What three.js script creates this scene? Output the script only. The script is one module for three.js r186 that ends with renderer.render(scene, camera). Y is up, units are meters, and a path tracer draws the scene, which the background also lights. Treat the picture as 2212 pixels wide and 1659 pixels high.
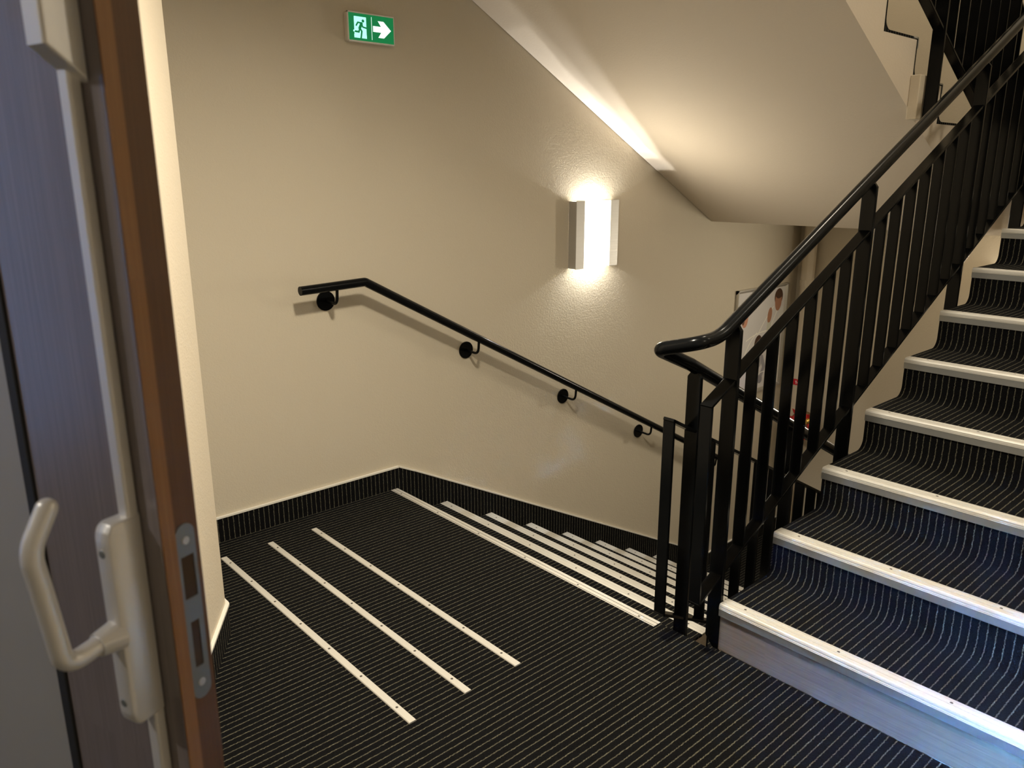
import * as THREE from 'three';
import { RoundedBoxGeometry } from 'three/addons/geometries/RoundedBoxGeometry.js';
import { mergeGeometries, toCreasedNormals } from 'three/addons/utils/BufferGeometryUtils.js';
import { RectAreaLightUniformsLib } from 'three/addons/lights/RectAreaLightUniformsLib.js';

// ---------------------------------------------------------------- camera, sky, exposure
const W = 2212, H = 1659;
const scene = new THREE.Scene();
const camera = new THREE.PerspectiveCamera(2 * Math.atan(H / 2 / 1705.07) * 180 / Math.PI, W / H, 0.05, 60);
camera.rotation.set(-0.2605, 0.842, -0.0012, 'YXZ');
camera.position.set(3.0699, 1.4877, 1.9362);
camera.focus = 3.4; camera.userData.fStop = 7.5;
scene.add(camera);
scene.background = new THREE.Color().setRGB(210, 640, 1650);          // evening sky outside the lobby window
const renderer = new THREE.WebGLRenderer({ antialias: true });
renderer.toneMapping = THREE.LinearToneMapping;
renderer.toneMappingExposure = 1.0;
renderer.shadowMap.enabled = true;
RectAreaLightUniformsLib.init();
const LIGHT = {
  warm: [1, 0.89, 0.71], white: [1, 0.97, 0.92], opal: [1, 0.89, 0.70],
  ceiling: 24, tube: 1.6, glow: 42, lobby: 4.0, upstairs: 14, sign: 3,
};

// ---------------------------------------------------------------- measures of the place (metres)
const GOING = 0.30, RISE = 0.15383, PITCH = RISE / GOING;
const WELL_LEFT = 1.615, WELL_RIGHT = 1.835, ROOM = 3.5, BACK = -3.745;
const HALF_UP = 1.397, HALF_DOWN = -1.384, DOOR_WALL = 2.06;

// ---------------------------------------------------------------- random numbers
let seed = 12345;
const rnd = () => { seed = (seed * 1664525 + 1013904223) >>> 0; return seed / 4294967296; };
const noiseGrid = (n) => { const a = new Float32Array(n * n); for (let i = 0; i < n * n; i++) a[i] = rnd(); return a; };
const sample = (a, n, x, y) => {
  x = ((x % n) + n) % n; y = ((y % n) + n) % n;
  const i = Math.floor(x), j = Math.floor(y), fx = x - i, fy = y - j, sx = fx * fx * (3 - 2 * fx), sy = fy * fy * (3 - 2 * fy);
  const i1 = (i + 1) % n, j1 = (j + 1) % n;
  return (a[j * n + i] * (1 - sx) + a[j * n + i1] * sx) * (1 - sy) + (a[j1 * n + i] * (1 - sx) + a[j1 * n + i1] * sx) * sy;
};
const clamp = (v, a = 0, b = 1) => Math.min(b, Math.max(a, v));

// ---------------------------------------------------------------- textures
function dataTexture(w, h, fn, metresU, metresV, srgb = false) {
  const d = new Uint8Array(w * h * 4);
  for (let j = 0; j < h; j++) for (let i = 0; i < w; i++) {
    const c = fn(i, j), k = (j * w + i) * 4;
    if (typeof c === 'number') { d[k] = d[k + 1] = d[k + 2] = clamp(c) * 255; } else { d[k] = clamp(c[0]) * 255; d[k + 1] = clamp(c[1]) * 255; d[k + 2] = clamp(c[2]) * 255; }
    d[k + 3] = 255;
  }
  const t = new THREE.DataTexture(d, w, h);
  t.wrapS = t.wrapT = THREE.RepeatWrapping; t.magFilter = THREE.LinearFilter; t.minFilter = THREE.LinearMipmapLinearFilter; t.generateMipmaps = true;
  if (srgb) t.colorSpace = THREE.SRGBColorSpace;
  t.repeat.set(1 / metresU, 1 / metresV); t.needsUpdate = true;
  return t;
}
const STRIPE = 0.0224;
const carpetTextures = (() => {
  const n = 1024, grid = noiseGrid(256), fine = noiseGrid(512), coarse = noiseGrid(16);
  const per = n / 10;
  const line = (i, j) => {                                            // a yarn line, wandering a little and broken into loops
    const k = Math.floor(i / per), wander = (sample(grid, 256, k * 23.7, j * 0.11) - 0.5) * 9;
    const d = Math.abs(i - (k + 0.5) * per - wander);
    const width = 5.2 + 3.4 * (sample(fine, 512, j * 0.085 + k * 31, k * 7.3) - 0.35);
    return clamp(1 - (d - width) / 4) * (0.55 + 0.6 * sample(fine, 512, j * 0.17 + k * 91, i * 0.1));
  };
  const colour = (i, j) => {
    const f = sample(fine, 512, i * 0.5, j * 0.5), c = sample(coarse, 16, i / 64, j / 64), g = sample(grid, 256, i * 0.125, j * 0.125);
    const pile = 0.022 + 0.058 * f * f + 0.015 * (c - 0.5) + 0.028 * (g - 0.5), l = line(i, j), y = 0.43 + 0.22 * (f - 0.5);
    return [pile * 0.92 * (1 - l) + y * 1.0 * l, pile * 1.0 * (1 - l) + y * 0.97 * l, pile * 1.22 * (1 - l) + y * 0.83 * l];
  };
  const bump = (i, j) => 0.45 * sample(fine, 512, i * 0.5, j * 0.5) + 0.35 * sample(grid, 256, i * 0.125, j * 0.125) + 0.2 * line(i, j);
  return [dataTexture(n, n, colour, STRIPE * 10, STRIPE * 20, true), dataTexture(n, n, bump, STRIPE * 10, STRIPE * 20)];
})();
const plasterBump = (() => {
  const a = noiseGrid(128), b = noiseGrid(64);
  return dataTexture(512, 512, (i, j) => 0.6 * sample(a, 128, i / 4, j / 4) + 0.4 * sample(b, 64, i / 8, j / 8), 0.5, 0.5);
})();
const wood = (light, dark, across, along, stretch) => {
  const a = noiseGrid(256), b = noiseGrid(64);
  return dataTexture(512, 512, (i, j) => {
    const t = 0.5 * sample(a, 256, i / 2, j / stretch) + 0.3 * sample(b, 64, i / 8, j / (stretch * 4)) + 0.2 * sample(a, 256, i / 1.0 + 9, j / (stretch * 0.5));
    return light.map((l, c) => dark[c] + (l - dark[c]) * t);
  }, across, along, true);
};

// ---------------------------------------------------------------- materials
const M = {};
const std = (o) => new THREE.MeshStandardMaterial(o);
const lin = (r, g, b) => new THREE.Color().setRGB(r, g, b);
M.wall = std({ color: lin(0.555, 0.497, 0.392), roughness: 0.75, bumpMap: plasterBump, bumpScale: 0.0006 });
M.cream = std({ color: lin(0.66, 0.58, 0.455), roughness: 0.7, bumpMap: plasterBump, bumpScale: 0.0006 });
M.soffit = std({ color: lin(0.70, 0.62, 0.515), roughness: 0.8, bumpMap: plasterBump, bumpScale: 0.0004 });
M.carpet = new THREE.MeshPhysicalMaterial({ map: carpetTextures[0], bumpMap: carpetTextures[1], bumpScale: 0.004, roughness: 1, specularIntensity: 0.3 });
M.trim = std({ color: lin(0.72, 0.70, 0.64), roughness: 0.45 });
M.black = new THREE.MeshPhysicalMaterial({ color: lin(0.0035, 0.004, 0.0045), roughness: 0.2, specularIntensity: 0.28 });
const brushed = (() => { const a = noiseGrid(256); return dataTexture(256, 256, (i, j) => 0.35 + 0.35 * sample(a, 256, i / 60, j), 0.6, 0.03); })();
M.edge = std({ color: lin(0.40, 0.41, 0.405), roughness: 0.42, metalness: 0.75 });
M.metal = std({ color: lin(0.66, 0.645, 0.60), roughness: 0.48, metalness: 0.3 });
M.steel = std({ color: lin(0.55, 0.54, 0.52), roughness: 1, roughnessMap: brushed, metalness: 0.85 });
M.screw = std({ color: lin(0.10, 0.09, 0.08), roughness: 0.5, metalness: 0.6 });
M.riser = std({ map: (() => { const t = wood([0.53, 0.475, 0.42], [0.385, 0.34, 0.295], 0.22, 0.9, 26); t.rotation = Math.PI / 2; t.repeat.set(1 / 0.25, 1 / 1.0); return t; })(), roughness: 0.55 });
M.leaf = std({ map: wood([0.52, 0.48, 0.475], [0.40, 0.37, 0.37], 0.22, 0.9, 40), roughness: 0.3 });
M.lip = std({ map: wood([0.60, 0.425, 0.24], [0.48, 0.33, 0.17], 0.1, 0.7, 40), roughness: 0.6 });
M.rebate = std({ map: wood([0.42, 0.29, 0.15], [0.33, 0.215, 0.10], 0.1, 0.7, 40), roughness: 0.6 });
M.rubber = std({ color: lin(0.012, 0.012, 0.012), roughness: 0.7 });
M.infill = std({ color: lin(0.30, 0.29, 0.27), roughness: 0.5 });
M.handle = std({ color: lin(0.68, 0.66, 0.63), roughness: 0.38, metalness: 0.35 });
M.plate = std({ color: lin(0.20, 0.21, 0.20), roughness: 0.45, metalness: 0.5 });
M.hole = std({ color: lin(0.05, 0.03, 0.015), roughness: 0.9 });
M.glow = std({ color: lin(0.9, 0.88, 0.8), roughness: 0.4, emissive: lin(1, 0.93, 0.78), emissiveIntensity: 3.2 });
M.red = std({ color: lin(0.5, 0.02, 0.02), roughness: 0.45 });
M.gold = std({ color: lin(0.85, 0.55, 0.15), roughness: 0.2, metalness: 0.9 });
M.twig = std({ color: lin(0.16, 0.10, 0.045), roughness: 0.9 });
M.pipe = std({ color: lin(0.60, 0.53, 0.42), roughness: 0.45 });
M.glass = new THREE.MeshPhysicalMaterial({ color: 0xffffff, roughness: 0, transmission: 1, thickness: 0, ior: 1.5 });
M.tinted = new THREE.MeshPhysicalMaterial({ color: lin(0.054, 0.054, 0.054), roughness: 0, transmission: 1, thickness: 0, ior: 1.5 });
M.aluminium = std({ color: lin(0.62, 0.61, 0.58), roughness: 0.35, metalness: 0.8 });
M.white = std({ color: lin(0.75, 0.74, 0.70), roughness: 0.5 });

// ---------------------------------------------------------------- builders
const names = new Map();
const numbered = (n) => { const k = names.get(n) ?? 0; names.set(n, k + 1); return k ? n + '_' + String(k).padStart(3, '0') : n; };
function mesh(name, g, m, parent) {
  const o = new THREE.Mesh(g, m); o.name = parent ? name : numbered(name); o.castShadow = o.receiveShadow = true;
  (parent ?? scene).add(o); return o;
}
function thing(name, label, category, pos = [0, 0, 0], group) {
  const o = new THREE.Group(); o.name = numbered(name); o.position.set(...pos); o.userData = { label, category };
  if (group) o.userData.group = group;
  scene.add(o); return o;
}
function structure(o, label) { o.userData.kind = 'structure'; if (label) o.userData.label = label; return o; }
function shell(name, g, m, label) { return structure(mesh(name, g, m), label); }
function boxUV(g) {                                                   // texture coordinates in metres, by the way each face looks
  if (g.index) g = g.toNonIndexed();
  const p = g.attributes.position, uv = new Float32Array(p.count * 2), a = new THREE.Vector3(), b = new THREE.Vector3(), c = new THREE.Vector3();
  for (let i = 0; i < p.count; i += 3) {
    a.fromBufferAttribute(p, i); b.fromBufferAttribute(p, i + 1); c.fromBufferAttribute(p, i + 2);
    const n = b.clone().sub(a).cross(c.clone().sub(a)), x = Math.abs(n.x), y = Math.abs(n.y), z = Math.abs(n.z);
    [a, b, c].forEach((v, k) => {
      const [u, w] = y >= x && y >= z ? [v.x, v.z] : x >= z ? [v.z, v.y] : [v.x, v.y];
      uv[(i + k) * 2] = u; uv[(i + k) * 2 + 1] = w;
    });
  }
  g.setAttribute('uv', new THREE.BufferAttribute(uv, 2));
  return g;
}
const box = (x0, x1, y0, y1, z0, z1) => boxUV(new THREE.BoxGeometry(x1 - x0, y1 - y0, z1 - z0).translate((x0 + x1) / 2, (y0 + y1) / 2, (z0 + z1) / 2));
const rbox = (x0, x1, y0, y1, z0, z1, r = 0.002, s = 2) => boxUV(new RoundedBoxGeometry(x1 - x0, y1 - y0, z1 - z0, s, r).translate((x0 + x1) / 2, (y0 + y1) / 2, (z0 + z1) / 2));
function acrossX(pts, x0, x1) {                                       // outline of [z, y] points, drawn out along x
  const s = new THREE.Shape(pts.map(([z, y]) => new THREE.Vector2(-z, y)));
  return boxUV(new THREE.ExtrudeGeometry(s, { depth: x1 - x0, bevelEnabled: false }).rotateY(Math.PI / 2).translate(x0, 0, 0));
}
function plan(pts, y0, y1) {                                          // outline of [x, z] points, drawn up along y
  const s = new THREE.Shape(pts.map(([x, z]) => new THREE.Vector2(x, -z)));
  return boxUV(new THREE.ExtrudeGeometry(s, { depth: y1 - y0, bevelEnabled: false }).rotateX(-Math.PI / 2).translate(0, y0, 0));
}
function alongZ(pts, z0, z1, bevel = 0) {                             // outline of [x, y] points, drawn out along z
  const s = new THREE.Shape(pts.map(([x, y]) => new THREE.Vector2(x, y)));
  const g = new THREE.ExtrudeGeometry(s, bevel ? { depth: z1 - z0 - 2 * bevel, bevelEnabled: true, bevelThickness: bevel, bevelSize: bevel, bevelOffset: -bevel, bevelSegments: 2 } : { depth: z1 - z0, bevelEnabled: false });
  return boxUV(g.translate(0, 0, z0 + bevel));
}
function tube(points, r, bend = 0.05, sides = 20) {                   // a bent round bar with closed ends
  const P = points.map((p) => new THREE.Vector3(...p)), path = new THREE.CurvePath();
  let from = P[0];
  for (let i = 1; i < P.length - 1; i++) {
    const d0 = P[i].clone().sub(P[i - 1]), d1 = P[i + 1].clone().sub(P[i]), k = Math.min(Array.isArray(bend) ? bend[i - 1] : bend, d0.length() * 0.49, d1.length() * 0.49);
    const a = P[i].clone().sub(d0.normalize().multiplyScalar(k)), b = P[i].clone().add(d1.normalize().multiplyScalar(k));
    path.add(new THREE.LineCurve3(from, a)); path.add(new THREE.QuadraticBezierCurve3(a, P[i].clone(), b)); from = b;
  }
  path.add(new THREE.LineCurve3(from, P.at(-1)));
  const pts = [];                                                      // straight runs get few rings, bends get many
  path.curves.forEach((c, i) => { const n = c.isLineCurve3 ? 2 : 12; for (let k = i ? 1 : 0; k <= n; k++) pts.push(c.getPoint(k / n)); });
  const pos = [], nor = [], idx = [];
  let up = null;
  pts.forEach((p, i) => {
    const t = (pts[i + 1] ?? p).clone().sub(pts[i - 1] ?? p).normalize();
    if (!up) up = Math.abs(t.y) > 0.9 ? new THREE.Vector3(1, 0, 0) : new THREE.Vector3(0, 1, 0);
    const side = new THREE.Vector3().crossVectors(t, up).normalize(); up = new THREE.Vector3().crossVectors(side, t).normalize();
    for (let k = 0; k < sides; k++) {
      const a = k / sides * Math.PI * 2, n = side.clone().multiplyScalar(Math.cos(a)).addScaledVector(up, Math.sin(a));
      pos.push(p.x + n.x * r, p.y + n.y * r, p.z + n.z * r); nor.push(n.x, n.y, n.z);
    }
  });
  for (let i = 0; i < pts.length - 1; i++) for (let k = 0; k < sides; k++) {
    const a = i * sides + k, b = i * sides + (k + 1) % sides, c = a + sides, d = b + sides;
    idx.push(a, c, b, b, c, d);
  }
  for (const [end, dir] of [[0, -1], [pts.length - 1, 1]]) {
    const t = pts[end ? end : 1].clone().sub(pts[end ? end - 1 : 0]).normalize().multiplyScalar(dir), base = pos.length / 3;
    pos.push(...pts[end].toArray()); nor.push(...t.toArray());
    for (let k = 0; k < sides; k++) { pos.push(...pos.slice((end * sides + k) * 3, (end * sides + k) * 3 + 3)); nor.push(...t.toArray()); }
    for (let k = 0; k < sides; k++) { const a = base + 1 + k, b = base + 1 + (k + 1) % sides; if (dir < 0) idx.push(base, a, b); else idx.push(base, b, a); }
  }
  const g = new THREE.BufferGeometry();
  g.setAttribute('position', new THREE.Float32BufferAttribute(pos, 3)); g.setAttribute('normal', new THREE.Float32BufferAttribute(nor, 3));
  g.setAttribute('uv', new THREE.Float32BufferAttribute(new Float32Array(pos.length / 3 * 2), 2)); g.setIndex(idx);
  return boxUV(g);
}
const disc = (r, t, at, axis = 'x', n = 32) => {                      // a round plate with a small chamfer, facing along the axis
  const c = Math.min(0.0012, t * 0.4), g = new THREE.LatheGeometry([[0, 0], [r, 0], [r, t - c], [r - c, t], [0, t]].map(([a, b]) => new THREE.Vector2(a, b)), n);
  if (axis === 'x') g.rotateZ(-Math.PI / 2);
  if (axis === 'z') g.rotateX(Math.PI / 2);
  return toCreasedNormals(g, 0.6).translate(...at);
};
const merged = (...g) => mergeGeometries(g.map((a) => { const b = a.index ? a.toNonIndexed() : a; for (const k of Object.keys(b.attributes)) if (!['position', 'normal', 'uv'].includes(k)) b.deleteAttribute(k); return b; }));

// ================================================================ SHELL
shell('wall_left', box(-0.2, 0, -3.2, 6, BACK - 0.2, 1.09), M.wall);
shell('wall_back', box(-0.2, ROOM + 0.2, -3.2, 6, BACK - 0.2, BACK), M.wall);
{
  const N0 = 0.04, N1 = 0.78, NH = 1.2, s = new THREE.Shape([[BACK - 0.2, -3.2], [4.8, -3.2], [4.8, 6], [BACK - 0.2, 6]].map(([a, b]) => new THREE.Vector2(-a, b)));
  s.holes.push(new THREE.Path([[N0, 0], [N0, 0.58], [N1, 0.58], [N1, 0]].map(([a, b]) => new THREE.Vector2(-a, b))));
  shell('wall_right', boxUV(new THREE.ExtrudeGeometry(s, { depth: 0.06, bevelEnabled: false }).rotateY(Math.PI / 2).translate(ROOM, 0, 0)), M.wall);
  // a low niche beside the foot of the stairs, with a window in its side
  const X0 = ROOM + 0.06, X1 = 4.5, Z1 = 0.95;
  shell('wall_niche', merged(box(X0, X1 + 0.1, -0.1, NH + 0.1, N0 - 0.1, N0), box(X1, X1 + 0.1, -0.1, NH + 0.1, N0, Z1), box(X0, X1 + 0.1, NH, NH + 0.1, N0, Z1), box(X0, X1 + 0.1, -0.1, 0, N0, Z1)), M.wall);
  const q = new THREE.Shape([[X0, -0.1], [X1 + 0.1, -0.1], [X1 + 0.1, NH + 0.1], [X0, NH + 0.1]].map(([a, b]) => new THREE.Vector2(a, b)));
  q.holes.push(new THREE.Path([[X0 + 0.03, 0.58], [X0 + 0.03, 1.12], [X1 - 0.05, 1.12], [X1 - 0.05, 0.58]].map(([a, b]) => new THREE.Vector2(a, b))));
  shell('wall_niche_window', boxUV(new THREE.ExtrudeGeometry(q, { depth: 0.06, bevelEnabled: false }).translate(0, 0, Z1)), M.wall);
  const w = structure(new THREE.Group()); w.name = 'window_2'; scene.add(w);
  const a = X0 + 0.03, b = X1 - 0.05;
  mesh('window_frame', merged(box(a, a + 0.02, 0.58, 1.12, Z1 + 0.01, Z1 + 0.05), box(b - 0.03, b, 0.58, 1.12, Z1 + 0.01, Z1 + 0.05), box(a + 0.02, b - 0.03, 0.58, 0.60, Z1 + 0.01, Z1 + 0.05), box(a + 0.02, b - 0.03, 1.10, 1.12, Z1 + 0.01, Z1 + 0.05)), M.trim, w);
  mesh('pane', box(a + 0.02, b - 0.03, 0.60, 1.10, Z1 + 0.028, Z1 + 0.032), M.glass, w);
}
const CORNER = [[0, 1.087], [0.691, 1.087], [1.30, 1.480], [1.30, DOOR_WALL + 0.001], [-0.2, DOOR_WALL + 0.001], [-0.2, 1.087]];
shell('wall_corner', plan(CORNER.slice().reverse(), -3.2, 6), M.cream);
{
  const s = new THREE.Shape([[-0.8, -3.2], [ROOM, -3.2], [ROOM, 6], [-0.8, 6]].map(([a, b]) => new THREE.Vector2(a, b)));
  s.holes.push(new THREE.Path([[1.36, 0], [1.36, 2.14], [3.44, 2.14], [3.44, 0]].map(([a, b]) => new THREE.Vector2(a, b))));
  shell('wall_front', boxUV(new THREE.ExtrudeGeometry(s, { depth: 0.14, bevelEnabled: false }).translate(0, 0, DOOR_WALL)), M.wall);
  const f = structure(mesh('door_frame', merged(rbox(1.33, 1.375, 0, 2.16, DOOR_WALL - 0.02, DOOR_WALL + 0.16), rbox(3.425, 3.47, 0, 2.16, DOOR_WALL - 0.02, DOOR_WALL + 0.16), rbox(1.33, 3.47, 2.125, 2.17, DOOR_WALL - 0.02, DOOR_WALL + 0.16)), M.leaf));
}
// lobby behind the door, with the window that lets the daylight in
shell('wall_lobby_left', box(-0.8, -0.6, -0.2, 2.8, DOOR_WALL + 0.14, 4.8), M.wall);
{
  const s = new THREE.Shape([[-0.8, -0.2], [ROOM, -0.2], [ROOM, 2.8], [-0.8, 2.8]].map(([a, b]) => new THREE.Vector2(a, b)));
  s.holes.push(new THREE.Path([[-0.55, 0.02], [-0.55, 2.5], [-0.08, 2.5], [-0.08, 0.02]].map(([a, b]) => new THREE.Vector2(a, b))));
  shell('wall_lobby_back', boxUV(new THREE.ExtrudeGeometry(s, { depth: 0.2, bevelEnabled: false }).translate(0, 0, 4.6)), M.wall);
  const w = structure(new THREE.Group()); w.name = 'window_1'; scene.add(w);
  mesh('window_frame', merged(box(-0.55, -0.50, 0.02, 2.5, 4.66, 4.74), box(-0.13, -0.08, 0.02, 2.5, 4.66, 4.74), box(-0.50, -0.13, 0.02, 0.07, 4.66, 4.74), box(-0.50, -0.13, 2.45, 2.5, 4.66, 4.74)), M.trim, w);
  mesh('pane', box(-0.50, -0.13, 0.07, 2.45, 4.698, 4.702), M.tinted, w);
}
shell('ceiling_lobby', box(-0.8, ROOM, 2.6, 2.8, DOOR_WALL + 0.14, 4.8), M.soffit);
shell('ceiling', box(0, ROOM, 2.555, 2.78, 0.004, DOOR_WALL), M.soffit);
shell('ceiling_top', box(-0.2, ROOM + 0.2, 5.6, 5.8, BACK - 0.2, DOOR_WALL + 0.14), M.soffit);
shell('floor_basement', box(-0.2, ROOM, -3.0, -2.768, BACK, DOOR_WALL), M.carpet);
const FLOOR = [[0, DOOR_WALL], [ROOM, DOOR_WALL], [ROOM, -0.0560], [WELL_RIGHT, -0.0560], [WELL_RIGHT, -0.04], [0, -0.04]];
shell('floor', plan(FLOOR, -0.022, 0), M.carpet, 'black carpet with thin beige stripes on the landing');
shell('floor_lobby', box(-0.8, ROOM, -0.2, 0, DOOR_WALL, 4.6), M.carpet);
shell('floor_slab', box(0, ROOM, -0.21, -0.022, -0.036, DOOR_WALL), M.soffit);
shell('floor_half_landing', box(0, ROOM, HALF_DOWN - 0.02, HALF_DOWN, BACK, -2.44), M.carpet);
shell('floor_half_landing_slab', box(0, ROOM, HALF_DOWN - 0.22, HALF_DOWN - 0.02, BACK, -2.45), M.soffit);
shell('floor_upper_half_landing', box(0, ROOM, HALF_UP - 0.02, HALF_UP - 0.002, BACK, -2.50), M.carpet);
shell('ceiling_half_landing', box(0, ROOM, 1.183, HALF_UP - 0.02, BACK, -2.565), M.soffit);

// carpet skirting with its white capping
{
  const top = (z) => z > -0.06 ? 0.105 : 0.137 + 0.513 * z, zEnd = -2.48;
  const b = structure(new THREE.Group(), 'carpet skirting along the left wall'); b.name = 'baseboard_left'; scene.add(b);
  mesh('carpet_strip', acrossX([[1.087, -0.005], [1.087, top(1)], [-0.06, top(-0.05)], [zEnd, top(zEnd)], [zEnd, top(zEnd) - 0.42], [-0.06, -0.25], [-0.04, -0.005]], 0, 0.009), M.carpet, b);
  const bead = (z0, y0, z1, y1) => acrossX([[z0, y0], [z0, y0 + 0.0075], [z1, y1 + 0.0075], [z1, y1]], 0, 0.0125);
  mesh('capping', bead(1.087, 0.105, -0.056, 0.105), M.trim, b);
  mesh('capping', bead(-0.058, 0.105, -0.146, 0.0625), M.trim, b);
  mesh('capping', bead(-0.146, 0.0640, zEnd, top(zEnd)), M.trim, b);
  mesh('carpet_strip', acrossX([[zEnd, HALF_DOWN], [zEnd, HALF_DOWN + 0.105], [BACK, HALF_DOWN + 0.105], [BACK, HALF_DOWN]], 0, 0.009), M.carpet, b);
  mesh('capping', bead(zEnd, HALF_DOWN + 0.105, BACK, HALF_DOWN + 0.105), M.trim, b);
  const k = structure(new THREE.Group(), 'carpet skirting around the corner by the door'); k.name = 'baseboard_corner'; scene.add(k);
  const d = [0.84, 0.542], n = [0.542, -0.84], line = (off, y0, y1) => {
    const A = [0, 1.087 - off], B = [0.691 - off * 0.25, 1.087 - off], B2 = [0.691 + off * 0.55, 1.087 - off * 0.84], Cc = [1.30 + off, 1.480 - off * 0.35], D = [1.30 + off, DOOR_WALL];
    return plan([[0, 1.087], [0.691, 1.087], [1.30, 1.480], [1.30, DOOR_WALL], D, Cc, B2, B, A], y0, y1);
  };
  mesh('carpet_strip', line(0.009, 0, 0.105), M.carpet, k);
  mesh('capping', line(0.0125, 0.105, 0.1125), M.trim, k);
}

// ================================================================ STAIRS
const arc = (cz, cy, r, a0, a1, n = 8) => Array.from({ length: n + 1 }, (_, i) => { const a = a0 + (a1 - a0) * i / n; return [cz + r * Math.cos(a), cy + r * Math.sin(a)]; });
const screwGeo = disc(0.0042, 0.0012, [0, 0, 0], 'y', 12);
function nosingProfile() {                                            // [behind the front, above the top face]
  const t = 0.0032, out = [];
  out.push([0.0012, -0.0418], [0.0012, -0.0190], [0, -0.0185], [-0.0006, -0.018], [-0.0006, -0.0165], [0, -0.016], [0, -0.0145], [-0.0006, -0.014], [-0.0006, -0.0125], [0, -0.012]);
  out.push([0.0006, -0.006], [0.0028, -0.0018], [0.006, 0]);
  out.push([0.0185, 0], [0.019, -0.0012], [0.0215, -0.0012], [0.022, 0.0006], [0.0262, 0.0006], [0.0268, 0], [0.0365, 0], [0.037, -0.001], [0.039, -0.001], [0.0395, 0], [0.050, -0.0012], [0.050, -0.004], [t, -0.004 - 0.004], [t, -0.0418]);
  return out;
}
function makeFlight({ name, label, x0, x1, a, zf, y0, n, floorY, under, firstPanel, screws }) {
  const t = thing(name, label, 'staircase', [0, 0, 0]);
  const F = -a, fz = (i) => zf + a * GOING * i, y = (i) => y0 + RISE * i;
  // the concrete body
  const saw = [];
  for (let i = 0; i < n; i++) { const r = fz(i) + a * 0.018; saw.push([r, i ? y(i - 1) - 0.011 : floorY], [r, y(i) - 0.011]); }
  const topZ = fz(n - 1) + a * 0.05; saw.push([topZ, y(n - 1) - 0.011]);
  const pts = [...saw, ...under];
  mesh('stringer', acrossX(a > 0 ? pts.slice() : pts.slice().reverse(), x0, x1), M.soffit, t);
  const prof = nosingProfile();
  const nose = acrossX((a < 0 ? prof : prof.slice().reverse()).map(([d, h]) => [a * d, h]), x0, x1);
  const front = box(x0, x1, -0.042, -0.0192, Math.min(0, a * 0.0014), Math.max(0, a * 0.0014));
  for (let i = 0; i < n; i++) {
    const zr = fz(i) + a * 0.008, below = i ? y(i - 1) - 0.0012 : floorY;
    if (!(i === 0 && firstPanel)) {                                    // riser and the tread below it, coved where they meet
      const start = i ? fz(i - 1) + a * 0.0495 : fz(0) + F * 0.06, R = 0.042;
      const cove = arc(zr + F * R, below + R, R, a > 0 ? -Math.PI / 2 : -Math.PI / 2, a > 0 ? 0 : -Math.PI, 8).map(([z, h]) => [z, h]);
      const p = [[start, below], ...cove, [zr, y(i) - 0.006], [zr + a * 0.011, y(i) - 0.006], [zr + a * 0.011, below - 0.010], [start, below - 0.010]];
      let g = acrossX(a > 0 ? p : p.slice().reverse(), x0, x1);
      g = toCreasedNormals(g, 0.5);
      mesh('step_carpet', g, M.carpet, t);
    } else {
      const b = mesh('riser_panel', rbox(x0 + 0.002, x1, floorY + 0.001, y(0) - 0.005, Math.min(zr, zr + a * 0.011), Math.max(zr, zr + a * 0.011), 0.001), M.riser, t);
      b.userData.label = 'grey-brown wood riser board';
    }
    const e = mesh('nosing', nose, M.metal, t); e.position.set(0, y(i), fz(i));
    mesh('front_strip', front, M.edge, e);
    if (screws) for (let k = 0; k < 6; k++) { const s = mesh('screw', screwGeo, M.screw, e); s.position.set(x0 + 0.075 + k * (x1 - x0 - 0.15) / 5, -0.0006, a * 0.030); }
  }
  return t;
}
makeFlight({ name: 'staircase', label: 'carpeted stairs going up at the right, with a wood board under the lowest silver nosing', x0: WELL_RIGHT, x1: ROOM - 0.003, a: -1, zf: -0.048, y0: 0.1669, n: 9, floorY: 0, firstPanel: true, screws: true,
  under: [[-2.564, HALF_UP - 0.021], [-2.564, 1.183], [-0.16, -0.19], [-0.066, -0.19]] });
makeFlight({ name: 'staircase', label: 'carpeted stairs going down from the landing along the left wall under the wall lamp', x0: 0.003, x1: WELL_LEFT, a: 1, zf: -2.45, y0: HALF_DOWN + RISE, n: 9, floorY: HALF_DOWN, screws: true,
  under: [[0, -0.011], [0, -0.02], [-0.04, -0.21], [-0.05, -0.235], [-2.45, HALF_DOWN - 0.2]] });
makeFlight({ name: 'staircase', label: 'underside and cream stepped side of the stairs rising overhead', x0: 0.003, x1: WELL_LEFT, a: 1, zf: -2.448, y0: HALF_UP + RISE, n: 9, floorY: HALF_UP - 0.002,
  under: [[0.0, 2.769], [0.0, 2.555], [-2.564, 1.183], [-2.564, HALF_UP - 0.021], [-2.44, HALF_UP - 0.021]] });
makeFlight({ name: 'staircase', label: 'carpeted stairs going further down from the lower half landing', x0: WELL_RIGHT, x1: ROOM - 0.003, a: -1, zf: -0.048, y0: HALF_DOWN - RISE * 8, n: 9, floorY: -2.768,
  under: [[-2.46, HALF_DOWN - 0.02], [-2.46, HALF_DOWN - 0.22], [-0.3, -2.767], [-0.066, -2.767]] });

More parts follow.
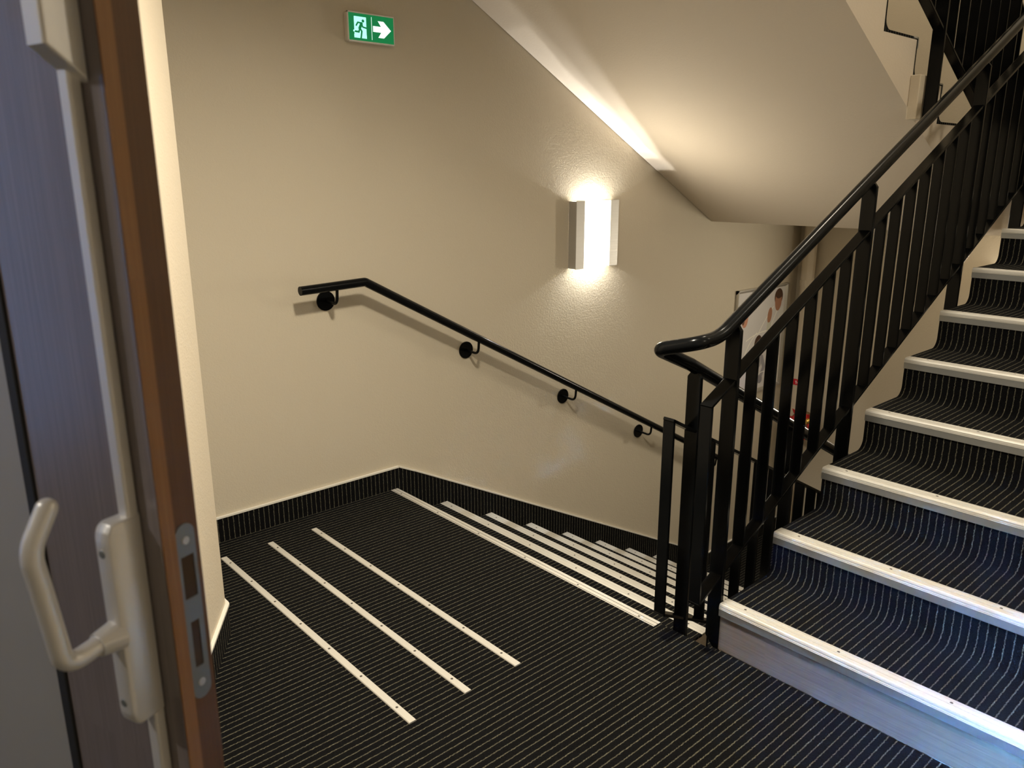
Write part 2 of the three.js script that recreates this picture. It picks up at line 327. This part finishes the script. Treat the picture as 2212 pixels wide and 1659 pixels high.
// tactile strips screwed to the landing carpet
[[0.8942, 'metal warning strip on the landing carpet, nearest to the open door'], [0.6953, 'middle one of the three metal warning strips on the landing carpet'], [0.4957, 'metal warning strip on the landing carpet, closest to the stairs going down']].forEach(([z, label]) => {
  const t = thing('floor_strip', label, 'floor strip', [0.1543, 0, z - 0.012], 'metal warning strips on the landing');
  const end = acrossX([[-0.0125, 0], [-0.0125, 0.002], [-0.0105, 0.0045], [0.0105, 0.0045], [0.0125, 0.002], [0.0125, 0]], 0, 0.078);
  const bar = acrossX([[-0.0125, 0], [-0.0125, 0.002], [-0.0105, 0.0045], [0.0105, 0.0045], [0.0125, 0.002], [0.0125, 0]], 0.0795, 1.316);
  mesh('end_piece', end, M.metal, t); mesh('bar', bar, M.metal, t);
  for (let k = 0; k < 7; k++) { const s = mesh('screw', screwGeo, M.screw, t); s.position.set(0.066 + k * 0.195, 0.0040, 0); }
});

// ================================================================ BALUSTRADES
const flat = (w, h, d) => new RoundedBoxGeometry(w, h, d, 2, 0.0022);
const BAR = 0.040, THIN = 0.010, POST = 0.050, POST_THIN = 0.014;
function makeBalustrade({ label, x, s, cTop, cBot, cRail, posts, bars, ends, postFoot, rail, bend, foot }) {
  const t = thing('balustrade', label, 'balustrade', [x, 0, 0]);
  const Y = (c, z) => c + s * PITCH * z, ang = Math.atan(s * PITCH), cos = Math.cos(ang);
  mesh('handrail', tube(rail.map(([dx, y, z]) => [dx, y, z]), 0.0205, bend, 22), M.black, t);
  for (const [a, b] of ends) for (const [nm, c] of [['top_rail', cTop - 0.006], ['bottom_rail', cBot - 0.006]]) {
    const L = Math.abs(b - a) / cos + 0.012;
    const m = mesh(nm, boxUV(flat(BAR, THIN, L)), M.black, t); m.position.set(0, Y(c, (a + b) / 2), (a + b) / 2); m.rotation.x = -ang;
  }
  const barH = cTop - cBot - 0.004, g = boxUV(flat(BAR - 0.001, barH, THIN - 0.001));
  for (const z of bars) { const m = mesh('baluster', g, M.black, t); m.position.set(0, Y((cTop + cBot) / 2 - 0.006, z), z); }
  for (const z of ends.flat()) { const m = mesh('end_bar', boxUV(flat(BAR, cTop - cBot + 0.008, THIN)), M.black, t); m.position.set(0, Y((cTop + cBot) / 2 - 0.006, z), z); }
  posts.forEach((z, i) => {
    const y1 = Y(cRail, z) - 0.012, y0 = postFoot(z, i), h = POST / 2, c = 0.013;
    const cut = i === 0 && foot ? [[-h, y0 + 0.035], [-h + 0.03, y0]] : [[-h, y0]];
    mesh('post', alongZ([...cut, [h, y0], [h, y1 - c * 1.3], [h - c, y1], [-h + c, y1], [-h, y1 - c * 1.3]], z - POST_THIN / 2, z + POST_THIN / 2, 0.002), M.black, t);
  });
  return t;
}
const steps = (a, n, d) => Array.from({ length: n }, (_, i) => a - i * d);
const XA = 1.808, XD = 1.685;
makeBalustrade({ label: 'black metal balustrade with round handrail beside the stairs going up', x: XA, s: -1, cTop: 0.868, cBot: 0.229, cRail: 1.04,
  posts: [-0.066, -0.842, -1.735, -2.40], bars: [...steps(-0.178, 6, 0.109), ...steps(-0.957, 7, 0.111), ...steps(-1.845, 5, 0.111)], ends: [[0.05, -2.36]],
  postFoot: (z, i) => i ? -0.035 - PITCH * z : -0.005, foot: true,
  rail: [[0, 1.04 + PITCH * 2.75, -2.75], [0, 1.033, 0.012], [-0.005, 1.028, 0.10], [-0.123, 0.996, 0.135], [-0.123, 0.925, -0.03]], bend: [0.09, 0.03, 0.03] });
{
  const panels = [[0.06, -0.985], [-1.09, -2.36]];
  makeBalustrade({ label: 'black metal balustrade on the inner side of the stairs going down', x: XD, s: 1, cTop: 0.742, cBot: 0.085, cRail: 0.94,
    posts: [-0.06, -0.688, -1.30, -2.10], bars: [...steps(-0.165, 5, 0.105), -0.795, -0.89, ...steps(-1.195, 1, 0.1), ...steps(-1.405, 6, 0.1), ...steps(-2.2, 2, 0.09)], ends: panels,
    postFoot: (z, i) => i ? -0.06 + PITCH * z : -0.16, rail: [[0, 0.925, -0.03], [0, 0.94 - PITCH * 2.75, -2.75]], bend: 0.03 });
}
{
  const B = makeBalustrade({ label: 'black metal balustrade of the stairs rising overhead, at the top right', x: XD, s: 1, cTop: 3.46, cBot: 2.835, cRail: 3.66,
    posts: [-1.56, -0.66, -2.36], bars: [...steps(-0.10, 5, 0.11), ...steps(-0.77, 7, 0.112), ...steps(-1.67, 6, 0.112)], ends: [[-0.02, -2.44]],
    postFoot: (z) => 2.50 + PITCH * z, rail: [[0, 3.66 - PITCH * 2.6, -2.6], [0, 3.66 - PITCH * 0.0, 0.0]], bend: 0.03 });
  for (const z of [-1.56, -0.66, -2.36]) {                              // cream fixing plate with a bolt between post and stair side
    const y = 2.583 + PITCH * z, p = mesh('fixing_plate', rbox(WELL_LEFT - XD, -0.03, y - 0.085, y + 0.085, z - 0.05, z + 0.05, 0.004), M.cream, B);
    const b = mesh('bolt', disc(0.014, 0.022, [-0.03, y + 0.0, z - 0.032], 'x', 16), M.cream, B);
  }
}

// ================================================================ WALL HANDRAIL
{
  const t = thing('wall_handrail', 'black round handrail fixed to the left wall with five brackets', 'handrail');
  const X = 0.107, Y = (z) => 1.0367 + 0.533 * (z - 0.141);
  mesh('rail', tube([[X, 1.026, 0.447], [X, 1.0367, 0.141], [X, Y(-2.78), -2.78]], 0.019, 0.006, 22), M.black, t);
  for (const [y, z] of [[0.957, 0.278], [0.626, -0.490], [0.250, -1.194], [-0.116, -1.893], [-0.52, -2.646]]) {
    const b = mesh('bracket', tube([[0.006, y, z], [X - 0.006, y - 0.006, z], [X, (z > 0.141 ? 1.031 : Y(z)) - 0.012, z]], 0.0065, 0.034, 14), M.black, t);
    mesh('rose', disc(0.043, 0.007, [0, y, z], 'x', 40), M.black, b);
  }
}

// ================================================================ LAMPS
function makeSconce(label, pos, turn, power = 1, front = power, tubes = [[-0.11, 0.9], [0.11, 0.9]]) {
  const t = thing('wall_lamp', label, 'wall lamp', pos); t.rotation.y = turn;
  // built on the wall plane x = 0 facing +x; z is the width, y the height
  const w = 0.173, h = 0.181, D = 0.058;
  mesh('back_plate', box(0, 0.004, -h, h, -w + 0.012, w - 0.012), M.white, t);
  for (const s of [-1, 1]) {
    mesh('side_plate', rbox(0.0, D - 0.004, -h, h, s > 0 ? w - 0.004 : -w, s > 0 ? w : -w + 0.004, 0.0012), M.steel, t);
    mesh('front_strip', rbox(D - 0.004, D, -h - 0.003, h + 0.003, s > 0 ? w - 0.066 : -w, s > 0 ? w : -w + 0.066, 0.0012), M.steel, t);
  }
  const d = mesh('diffuser', rbox(D - 0.012, D - 0.005, -h, h, -w + 0.064, w - 0.064, 0.001), M.glow, t);
  const col = new THREE.Color(...LIGHT.white);
  const r = new THREE.RectAreaLight(new THREE.Color(...LIGHT.opal), LIGHT.glow * front, 0.2, 0.35); r.position.set(D + 0.003, 0, 0); r.rotation.y = -Math.PI / 2; r.lookAt(t.localToWorld(new THREE.Vector3(2, 0, 0))); 
  t.add(r); r.rotation.set(0, -Math.PI / 2, 0);
  for (const [y, share] of tubes) {
    mesh('bulb', new THREE.CapsuleGeometry(0.008, 0.03, 4, 12).translate(0.016, y, 0), M.glow, t);
    const p = new THREE.PointLight(col, LIGHT.tube * power * share); p.position.set(0.016, y, 0); p.castShadow = true; p.shadow.radius = 0.22; t.add(p);
  }
  return t;
}
makeSconce('bright rectangular wall lamp with two metal side strips above the stairs going down', [0.001, 1.161, -1.393], 0, 1, 1, [[-0.11, 0.6], [-0.04, 0.5], [0.04, 0.45], [0.11, 0.5]]);
makeSconce('wall lamp on the right-hand wall of the landing', [ROOM - 0.001, 1.90, 0.05], Math.PI, 0.08, 0.3);
makeSconce('wall lamp on the right-hand wall above the stairs going up', [ROOM - 0.001, 2.78, -1.40], Math.PI, 0.5, 0.9);
makeSconce('wall lamp on the back wall over the lower half landing', [1.52, 0.73, BACK + 0.001], -Math.PI / 2, 0.06, 2.2);
makeSconce('wall lamp on the back wall over the upper half landing', [1.75, 3.25, BACK + 0.001], -Math.PI / 2, 1.0);
{
  const t = thing('ceiling_light', 'round white ceiling light over the landing', 'ceiling light', [1.75, 2.555, 0.80]);
  mesh('base', disc(0.10, 0.03, [0, -0.03, 0], 'y', 40), M.white, t);
  mesh('diffuser', new THREE.SphereGeometry(0.075, 32, 16, 0, Math.PI * 2, Math.PI / 2, Math.PI / 2).scale(1, 0.5, 1).translate(0, -0.03, 0), M.glow, t);
  const s = new THREE.SpotLight(new THREE.Color(...LIGHT.warm), LIGHT.ceiling, 0, 1.48, 1); s.position.set(0, -0.08, 0); s.target.position.set(0, -2, 0); s.castShadow = true; s.shadow.radius = 5; t.add(s, s.target);
}

{
  const t = thing('ceiling_light', 'round ceiling light in the lobby behind the open door', 'ceiling light', [1.7, 2.6, 3.2]);
  mesh('base', disc(0.10, 0.03, [0, -0.03, 0], 'y', 40), M.white, t);
  mesh('diffuser', new THREE.SphereGeometry(0.09, 32, 16).scale(1, 0.6, 1).translate(0, -0.05, 0), M.glow, t);
  const p = new THREE.PointLight(new THREE.Color(...LIGHT.white), LIGHT.lobby); p.position.set(0, -0.06, 0); p.castShadow = true; p.shadow.radius = 3; t.add(p);
}

{
  const t = thing('ceiling_light', 'round ceiling light high above the stairwell', 'ceiling light', [1.72, 5.6, -2.3]);
  mesh('base', disc(0.10, 0.03, [0, -0.03, 0], 'y', 40), M.white, t);
  mesh('diffuser', new THREE.SphereGeometry(0.09, 32, 16).scale(1, 0.6, 1).translate(0, -0.05, 0), M.glow, t);
  const p = new THREE.PointLight(new THREE.Color(...LIGHT.warm), LIGHT.upstairs); p.position.set(0, -0.06, 0); p.castShadow = true; p.shadow.radius = 3; t.add(p);
}

// ================================================================ EXIT SIGN
{
  const c = document.createElement('canvas'); c.width = 768; c.height = 384; const g = c.getContext('2d');
  const green = '#006234', pale = '#a5f2df';
  g.fillStyle = green; g.fillRect(0, 0, 768, 384);
  g.fillStyle = '#e8f5ea'; g.fillRect(382, 26, 7, 330);
  g.fillStyle = pale; g.beginPath(); g.rect(88, 44, 206, 170); g.fill(); g.fillRect(88, 214, 206, 120);         // doorway
  g.fillRect(84, 300, 100, 48); g.fillRect(204, 300, 92, 48);
  g.fillStyle = green; g.strokeStyle = green; g.lineCap = 'round'; g.lineJoin = 'round';
  g.beginPath(); g.arc(240, 100, 22, 0, 7); g.fill();
  g.lineWidth = 44; g.beginPath(); g.moveTo(214, 140); g.lineTo(180, 208); g.stroke();
  g.lineWidth = 23; g.beginPath(); g.moveTo(208, 132); g.lineTo(152, 128); g.lineTo(124, 172); g.stroke();        // rear arm
  g.beginPath(); g.moveTo(216, 140); g.lineTo(232, 186); g.lineTo(290, 196); g.stroke();                          // front arm
  g.lineWidth = 27; g.beginPath(); g.moveTo(184, 206); g.lineTo(164, 262); g.lineTo(92, 258); g.stroke();         // rear leg
  g.beginPath(); g.moveTo(184, 206); g.lineTo(214, 250); g.lineTo(198, 344); g.stroke();                          // front leg
  g.fillStyle = pale; g.beginPath(); g.arc(84, 252, 15, 0, 7); g.fill();
  g.fillStyle = '#f4fffa'; g.beginPath(); [[408, 150], [548, 150], [494, 72], [594, 72], [722, 192], [594, 312], [494, 312], [548, 234], [408, 234]].forEach(([x, y], i) => i ? g.lineTo(x, y) : g.moveTo(x, y)); g.fill();
  const face = new THREE.CanvasTexture(c); face.colorSpace = THREE.SRGBColorSpace;
  const t = thing('exit_sign', 'lit green emergency exit sign with running figure and arrow on the left wall', 'exit sign', [0, 2.070, 0.007]);
  mesh('housing', merged(rbox(0, 0.028, -0.055, 0.055, -0.109, 0.109, 0.003)), std({ color: lin(0.62, 0.59, 0.53), roughness: 0.4 }), t);
  mesh('rim', merged(rbox(0.026, 0.037, 0.0515, 0.057, -0.112, 0.112, 0.001), rbox(0.026, 0.037, -0.057, -0.0515, -0.112, 0.112, 0.001), rbox(0.026, 0.037, -0.057, 0.057, 0.108, 0.112, 0.001), rbox(0.026, 0.037, -0.057, 0.057, -0.112, -0.108, 0.001)), M.white, t);
  const p = mesh('lit_panel', new THREE.BoxGeometry(0.216, 0.103, 0.004).rotateY(Math.PI / 2).translate(0.0345, 0, 0), std({ color: 0x0a0a0a, roughness: 0.35, emissive: 0xffffff, emissiveMap: face, emissiveIntensity: 1.5 }), t);
  p.userData.label = 'glowing green panel with white pictograms';
  const r = new THREE.RectAreaLight(new THREE.Color(0.3, 1, 0.6), LIGHT.sign * 0.2, 0.2, 0.1); r.position.set(0.039, 0, 0); r.rotation.set(0, -Math.PI / 2, 0); t.add(r);
}

// ================================================================ POSTER, PIPE, TAG, WREATH ON THE LOWER HALF LANDING
{
  const c = document.createElement('canvas'); c.width = 680; c.height = 790; const g = c.getContext('2d');
  g.fillStyle = '#d4d2d2'; g.fillRect(0, 0, 680, 790);
  g.strokeStyle = '#f1efe6'; g.lineWidth = 9;
  g.beginPath(); g.moveTo(170, 640); g.bezierCurveTo(230, 420, 380, 250, 520, 150); g.stroke();
  g.beginPath(); g.moveTo(150, 380); g.bezierCurveTo(280, 330, 420, 320, 680, 345); g.stroke();
  g.beginPath(); g.moveTo(120, 560); g.bezierCurveTo(140, 470, 190, 400, 300, 330); g.stroke();
  g.beginPath(); g.moveTo(470, 330); g.bezierCurveTo(540, 250, 590, 180, 640, 60); g.stroke();
  const ellipse = (x, y, a, b, col, r = 0) => { g.fillStyle = col; g.beginPath(); g.ellipse(x, y, a, b, r, 0, 7); g.fill(); };
  // figure at the upper right: hair, face, hand
  ellipse(585, 80, 62, 66, '#4a3020'); ellipse(585, 112, 50, 78, '#a8785f'); ellipse(590, 60, 52, 34, '#4a3020'); ellipse(470, 215, 32, 62, '#a5765c', 0.15); g.fillStyle = '#c9cabd'; g.fillRect(440, 270, 62, 66); ellipse(650, 260, 46, 100, '#d9d9d6');
  // figure at the left: face
  ellipse(112, 205, 44, 66, '#c79279'); ellipse(90, 190, 22, 60, '#5b3b2b');
  // figure in the middle: dark hair, face, grey clothes
  ellipse(330, 440, 60, 86, '#3b2418'); ellipse(336, 452, 34, 60, '#c39073', 0.2); ellipse(300, 520, 22, 60, '#4a2e20'); ellipse(345, 560, 66, 60, '#a7a6ab');
  g.lineWidth = 42; g.strokeStyle = '#96959d'; g.lineCap = 'round'; g.beginPath(); g.moveTo(400, 540); g.lineTo(440, 620); g.lineTo(400, 700); g.stroke();
  ellipse(390, 715, 40, 34, '#8a8991', 0.4); g.lineWidth = 7; g.strokeStyle = '#efeee9'; g.beginPath(); g.moveTo(330, 690); g.quadraticCurveTo(400, 650, 470, 662); g.stroke();
  g.fillStyle = '#dcdbe6'; g.fillRect(40, 610, 180, 160); ellipse(110, 650, 10, 12, '#3a3234');
  g.fillStyle = '#e9e8e2'; g.fillRect(480, 560, 200, 230);
  const tex = new THREE.CanvasTexture(c); tex.colorSpace = THREE.SRGBColorSpace;
  const z0 = -3.588, z1 = -2.915, y0 = -0.105, y1 = 0.690, cz = (z0 + z1) / 2, cy = (y0 + y1) / 2, w = (z1 - z0) / 2, h = (y1 - y0) / 2;
  const t = thing('poster', 'framed pale poster of people behind the balustrade, on the wall of the lower half landing', 'poster', [0, cy, cz]);
  const bar = (len) => { const s = new THREE.Shape([[0, 0], [0.03, 0], [0.03, 0.006], [0.008, 0.024], [0, 0.024]].map(([a, b]) => new THREE.Vector2(a, b))); return new THREE.ExtrudeGeometry(s, { depth: len, bevelEnabled: false }).translate(0, 0, -len / 2); };
  // bar: x = across the frame, y = away from the wall, z = along
  const put = (len, m) => boxUV(bar(len).applyMatrix4(m));
  const V = (x, y, z) => new THREE.Vector3(x, y, z), B = (x, y, z, o) => new THREE.Matrix4().makeBasis(x, y, z).setPosition(o);
  mesh('frame', put(2 * w, B(V(0, -1, 0), V(1, 0, 0), V(0, 0, 1), V(0, h, 0))), M.aluminium, t);
  mesh('frame', put(2 * w, B(V(0, 1, 0), V(1, 0, 0), V(0, 0, -1), V(0, -h, 0))), M.aluminium, t);
  mesh('frame', put(2 * h, B(V(0, 0, -1), V(1, 0, 0), V(0, -1, 0), V(0, 0, w))), M.aluminium, t);
  mesh('frame', put(2 * h, B(V(0, 0, 1), V(1, 0, 0), V(0, 1, 0), V(0, 0, -w))), M.aluminium, t);
  mesh('print', new THREE.BoxGeometry(2 * w - 0.04, 2 * h - 0.04, 0.004).rotateY(Math.PI / 2).translate(0.008, 0, 0), std({ map: tex, roughness: 0.4 }), t);
}
{
  const t = thing('drain_pipe', 'cream painted vertical pipe in the corner of the lower half landing', 'pipe', [0.118, 0, BACK + 0.065]);
  const cyl = (r, y0, y1) => toCreasedNormals(new THREE.CylinderGeometry(r, r, y1 - y0, 32).translate(0, (y0 + y1) / 2, 0), 0.6);
  mesh('pipe', cyl(0.049, HALF_DOWN, 1.19), M.pipe, t);
  for (const y of [0.69, -0.30]) mesh('collar', cyl(0.0535, y - 0.022, y + 0.022), M.pipe, t);
  const c = document.createElement('canvas'); c.width = 160; c.height = 128; const g = c.getContext('2d');
  g.fillStyle = '#c8102a'; g.fillRect(0, 0, 160, 128); g.fillStyle = '#ffffff'; g.font = 'bold 92px sans-serif'; g.textAlign = 'center'; g.fillText('14', 88, 98);
  const tex = new THREE.CanvasTexture(c); tex.colorSpace = THREE.SRGBColorSpace;
  const tag = mesh('number_tag', new THREE.BoxGeometry(0.06, 0.046, 0.003), std({ map: tex, roughness: 0.4 }));
  tag.position.set(0.139, -0.071, BACK + 0.065 + 0.0515); tag.userData = { label: 'small red tag with a white number 14 on the cream pipe', category: 'sign' };
}
{
  const t = thing('wreath', 'small red and gold Christmas wreath on the back wall behind the balusters', 'wreath', [0.240, -0.392, BACK + 0.135]);
  const ring = []; const R = 0.098;
  for (let k = 0; k < 3; k++) ring.push(new THREE.TorusGeometry(R, 0.014, 8, 40).rotateX((k - 1) * 0.12).rotateY((k - 1) * 0.1));
  mesh('twig_ring', merged(...ring.map((g) => boxUV(g))), M.twig, t);
  for (let k = 0; k < 11; k++) { const a = k / 11 * 6.283 - 0.9, r = 0.021 + 0.009 * rnd(), q = R * (0.62 + 0.4 * rnd()); mesh('bauble', new THREE.SphereGeometry(r, 20, 14).translate(Math.cos(a) * q, Math.sin(a) * q, 0.024 + 0.01 * rnd()), k % 2 ? M.gold : M.red, t); }
  for (let k = 0; k < 15; k++) {
    const a = k / 15 * 6.283, q = R * (0.35 + 0.6 * rnd()), s = new THREE.Shape(); s.moveTo(0, 0); s.quadraticCurveTo(0.030, 0.026, 0, 0.076); s.quadraticCurveTo(-0.030, 0.026, 0, 0);
    mesh('leaf', boxUV(new THREE.ExtrudeGeometry(s, { depth: 0.002, bevelEnabled: false }).rotateX(0.3).rotateZ(a - 1.57 + 0.6 * (rnd() - 0.5)).translate(Math.cos(a) * q, Math.sin(a) * q, 0.012 + 0.002 * k)), M.red, t);
  }
}

// ================================================================ DOOR LEAF, STANDING OPEN AT THE LEFT
{
  const t = structure(new THREE.Group(), 'grey door leaf with brown wood edge and silver upright handle, standing open at the left'); t.name = 'door_1'; scene.add(t);
  t.position.set(2.349, 0, 1.731); t.rotation.y = -(Math.PI - 0.349);
  // local: x runs from the closing edge to the hinges, the lobby face is z = 0, -z points into the lobby
  const h = 2.1, w = 1.0, T = 0.05, f = 0.015, r = 0.012;
  const face = merged(box(0.0015, 0.19, 0.008, h, 0, f), box(0.81, w, 0.008, h, 0, f), box(0.19, 0.81, 0.008, 0.22, 0, f), box(0.19, 0.81, 1.95, h, 0, f),
    box(r + 0.004, 0.19, 0.008, h, f, T), box(0.81, w, 0.008, h, f, T), box(0.19, 0.81, 0.008, 0.22, f, T), box(0.19, 0.81, 1.95, h, f, T));
  mesh('leaf_frame', face, M.leaf, t).userData.label = 'grey wood-grain door frame';
  mesh('edge_lipping', box(0, 0.0015, 0.008, h, 0.0006, f), M.lip, t).userData.label = 'light brown wood edge strip';
  mesh('edge_rebate', box(r, r + 0.004, 0.008, h, f, T), M.rebate, t).userData.label = 'darker brown stepped-back wood edge';
  const gk = (y0, y1, x0, x1) => rbox(x0, x1, y0, y1, -0.003, T + 0.003, 0.002);
  mesh('gasket', merged(gk(0.22, 1.95, 0.19, 0.206), gk(0.22, 1.95, 0.794, 0.81), gk(0.22, 0.236, 0.19, 0.81), gk(1.934, 1.95, 0.19, 0.81)), M.rubber, t).userData.label = 'black rubber gasket';
  mesh('infill_panel', box(0.2, 0.8, 0.23, 1.94, 0.016, 0.034), M.infill, t).userData.label = 'plain grey panel';
  // strike plate let into the rebated edge
  {
    const s = new THREE.Shape(), zc = (f + T) / 2 + 0.001, hw = 0.011, y0 = 0.963, y1 = 1.158;
    s.moveTo(-hw, y0 + hw); s.absarc(0, y0 + hw, hw, Math.PI, 2 * Math.PI); s.lineTo(hw, y1 - hw); s.absarc(0, y1 - hw, hw, 0, Math.PI); s.lineTo(-hw, y0 + hw);
    for (const [a, b, k] of [[1.078, 1.124, 0.0075], [1.000, 1.052, 0.005]]) s.holes.push(new THREE.Path([[-k, a], [-k, b], [k, b], [k, a]].map(([x, y]) => new THREE.Vector2(x, y))));
    const g = new THREE.ExtrudeGeometry(s, { depth: 0.0015, bevelEnabled: false, curveSegments: 16 }).rotateY(-Math.PI / 2);
    const p = mesh('strike_plate', boxUV(g.translate(r + 0.0002, 0, zc)), M.plate, t); p.userData.label = 'grey steel strike plate';
    mesh('latch_hole', box(r - 0.0004, r + 0.003, 1.078, 1.124, zc - 0.0075, zc + 0.0075), M.hole, p);
    mesh('bolt_hole', box(r - 0.0004, r + 0.003, 1.000, 1.052, zc - 0.005, zc + 0.005), M.hole, p);
    for (const y of [1.140, 0.981]) { const q = mesh('screw', disc(0.0042, 0.0012, [0, 0, 0], 'x', 16).rotateY(Math.PI), M.steel, p); q.position.set(r - 0.0010, y, zc); }
  }
  // vertical bolt: rod, guide, case, handle
  const n = (v) => -v;
  for (const [a, b] of [[1.165, 2.08], [0.04, 0.975]]) mesh('bolt_rod', rbox(0.027, 0.042, a, b, n(0.0125), -0.0002, 0.003, 3), M.handle, t);
  {
    const s = new THREE.Shape([[0.0, 1.560], [0.034, 1.585], [0.034, 1.625], [0.0, 1.655]].map(([a, b]) => new THREE.Vector2(a, b)));
    const g = new THREE.ExtrudeGeometry(s, { depth: 0.018, bevelEnabled: true, bevelThickness: 0.003, bevelSize: 0.003, bevelOffset: -0.003, bevelSegments: 3 }).rotateY(Math.PI / 2);
    mesh('rod_guide', boxUV(g.translate(0.021, 0, 0)), M.handle, t);
  }
  {
    const s = new THREE.Shape();                                       // side view of the case: [away from the door, height]
    s.moveTo(0, 0.968); s.lineTo(0.026, 0.966); s.quadraticCurveTo(0.036, 0.968, 0.036, 0.985); s.lineTo(0.036, 1.160); s.quadraticCurveTo(0.036, 1.179, 0.024, 1.179); s.lineTo(0, 1.179);
    const g = new THREE.ExtrudeGeometry(s, { depth: 0.014, bevelEnabled: true, bevelThickness: 0.004, bevelSize: 0.004, bevelOffset: -0.004, bevelSegments: 4, curveSegments: 10 }).rotateY(Math.PI / 2);
    const c = mesh('lock_case', toCreasedNormals(boxUV(g.translate(0.029, 0, 0)), 0.7), M.handle, t);
    for (const y of [1.150, 0.992]) mesh('screw', disc(0.0042, 0.0015, [0, 0, 0], 'z', 16).rotateY(Math.PI).translate(0.037, y, n(0.0352)), M.plate, c);
    mesh('boss', toCreasedNormals(new THREE.CylinderGeometry(0.0115, 0.0155, 0.022, 24).rotateX(-Math.PI / 2).translate(0.036, 1.066, n(0.043)), 0.6), M.handle, c);
  }
  const lever = tube([[0.036, 1.066, n(0.052)], [0.036, 1.062, n(0.086)], [0.037, 1.115, n(0.091)], [0.038, 1.180, n(0.098)], [0.038, 1.212, n(0.078)]], 0.0092, [0.022, 0.02, 0.014], 20);
  mesh('handle', merged(lever, new THREE.SphereGeometry(0.0092, 16, 12).translate(0.038, 1.212, n(0.078))), M.handle, t).userData.label = 'upright bent lever handle';
  for (const y of [0.25, 1.05, 1.85]) mesh('hinge', new THREE.CylinderGeometry(0.011, 0.011, 0.11, 16).translate(w + 0.008, y, -0.006), M.steel, t);
}

renderer.render(scene, camera);
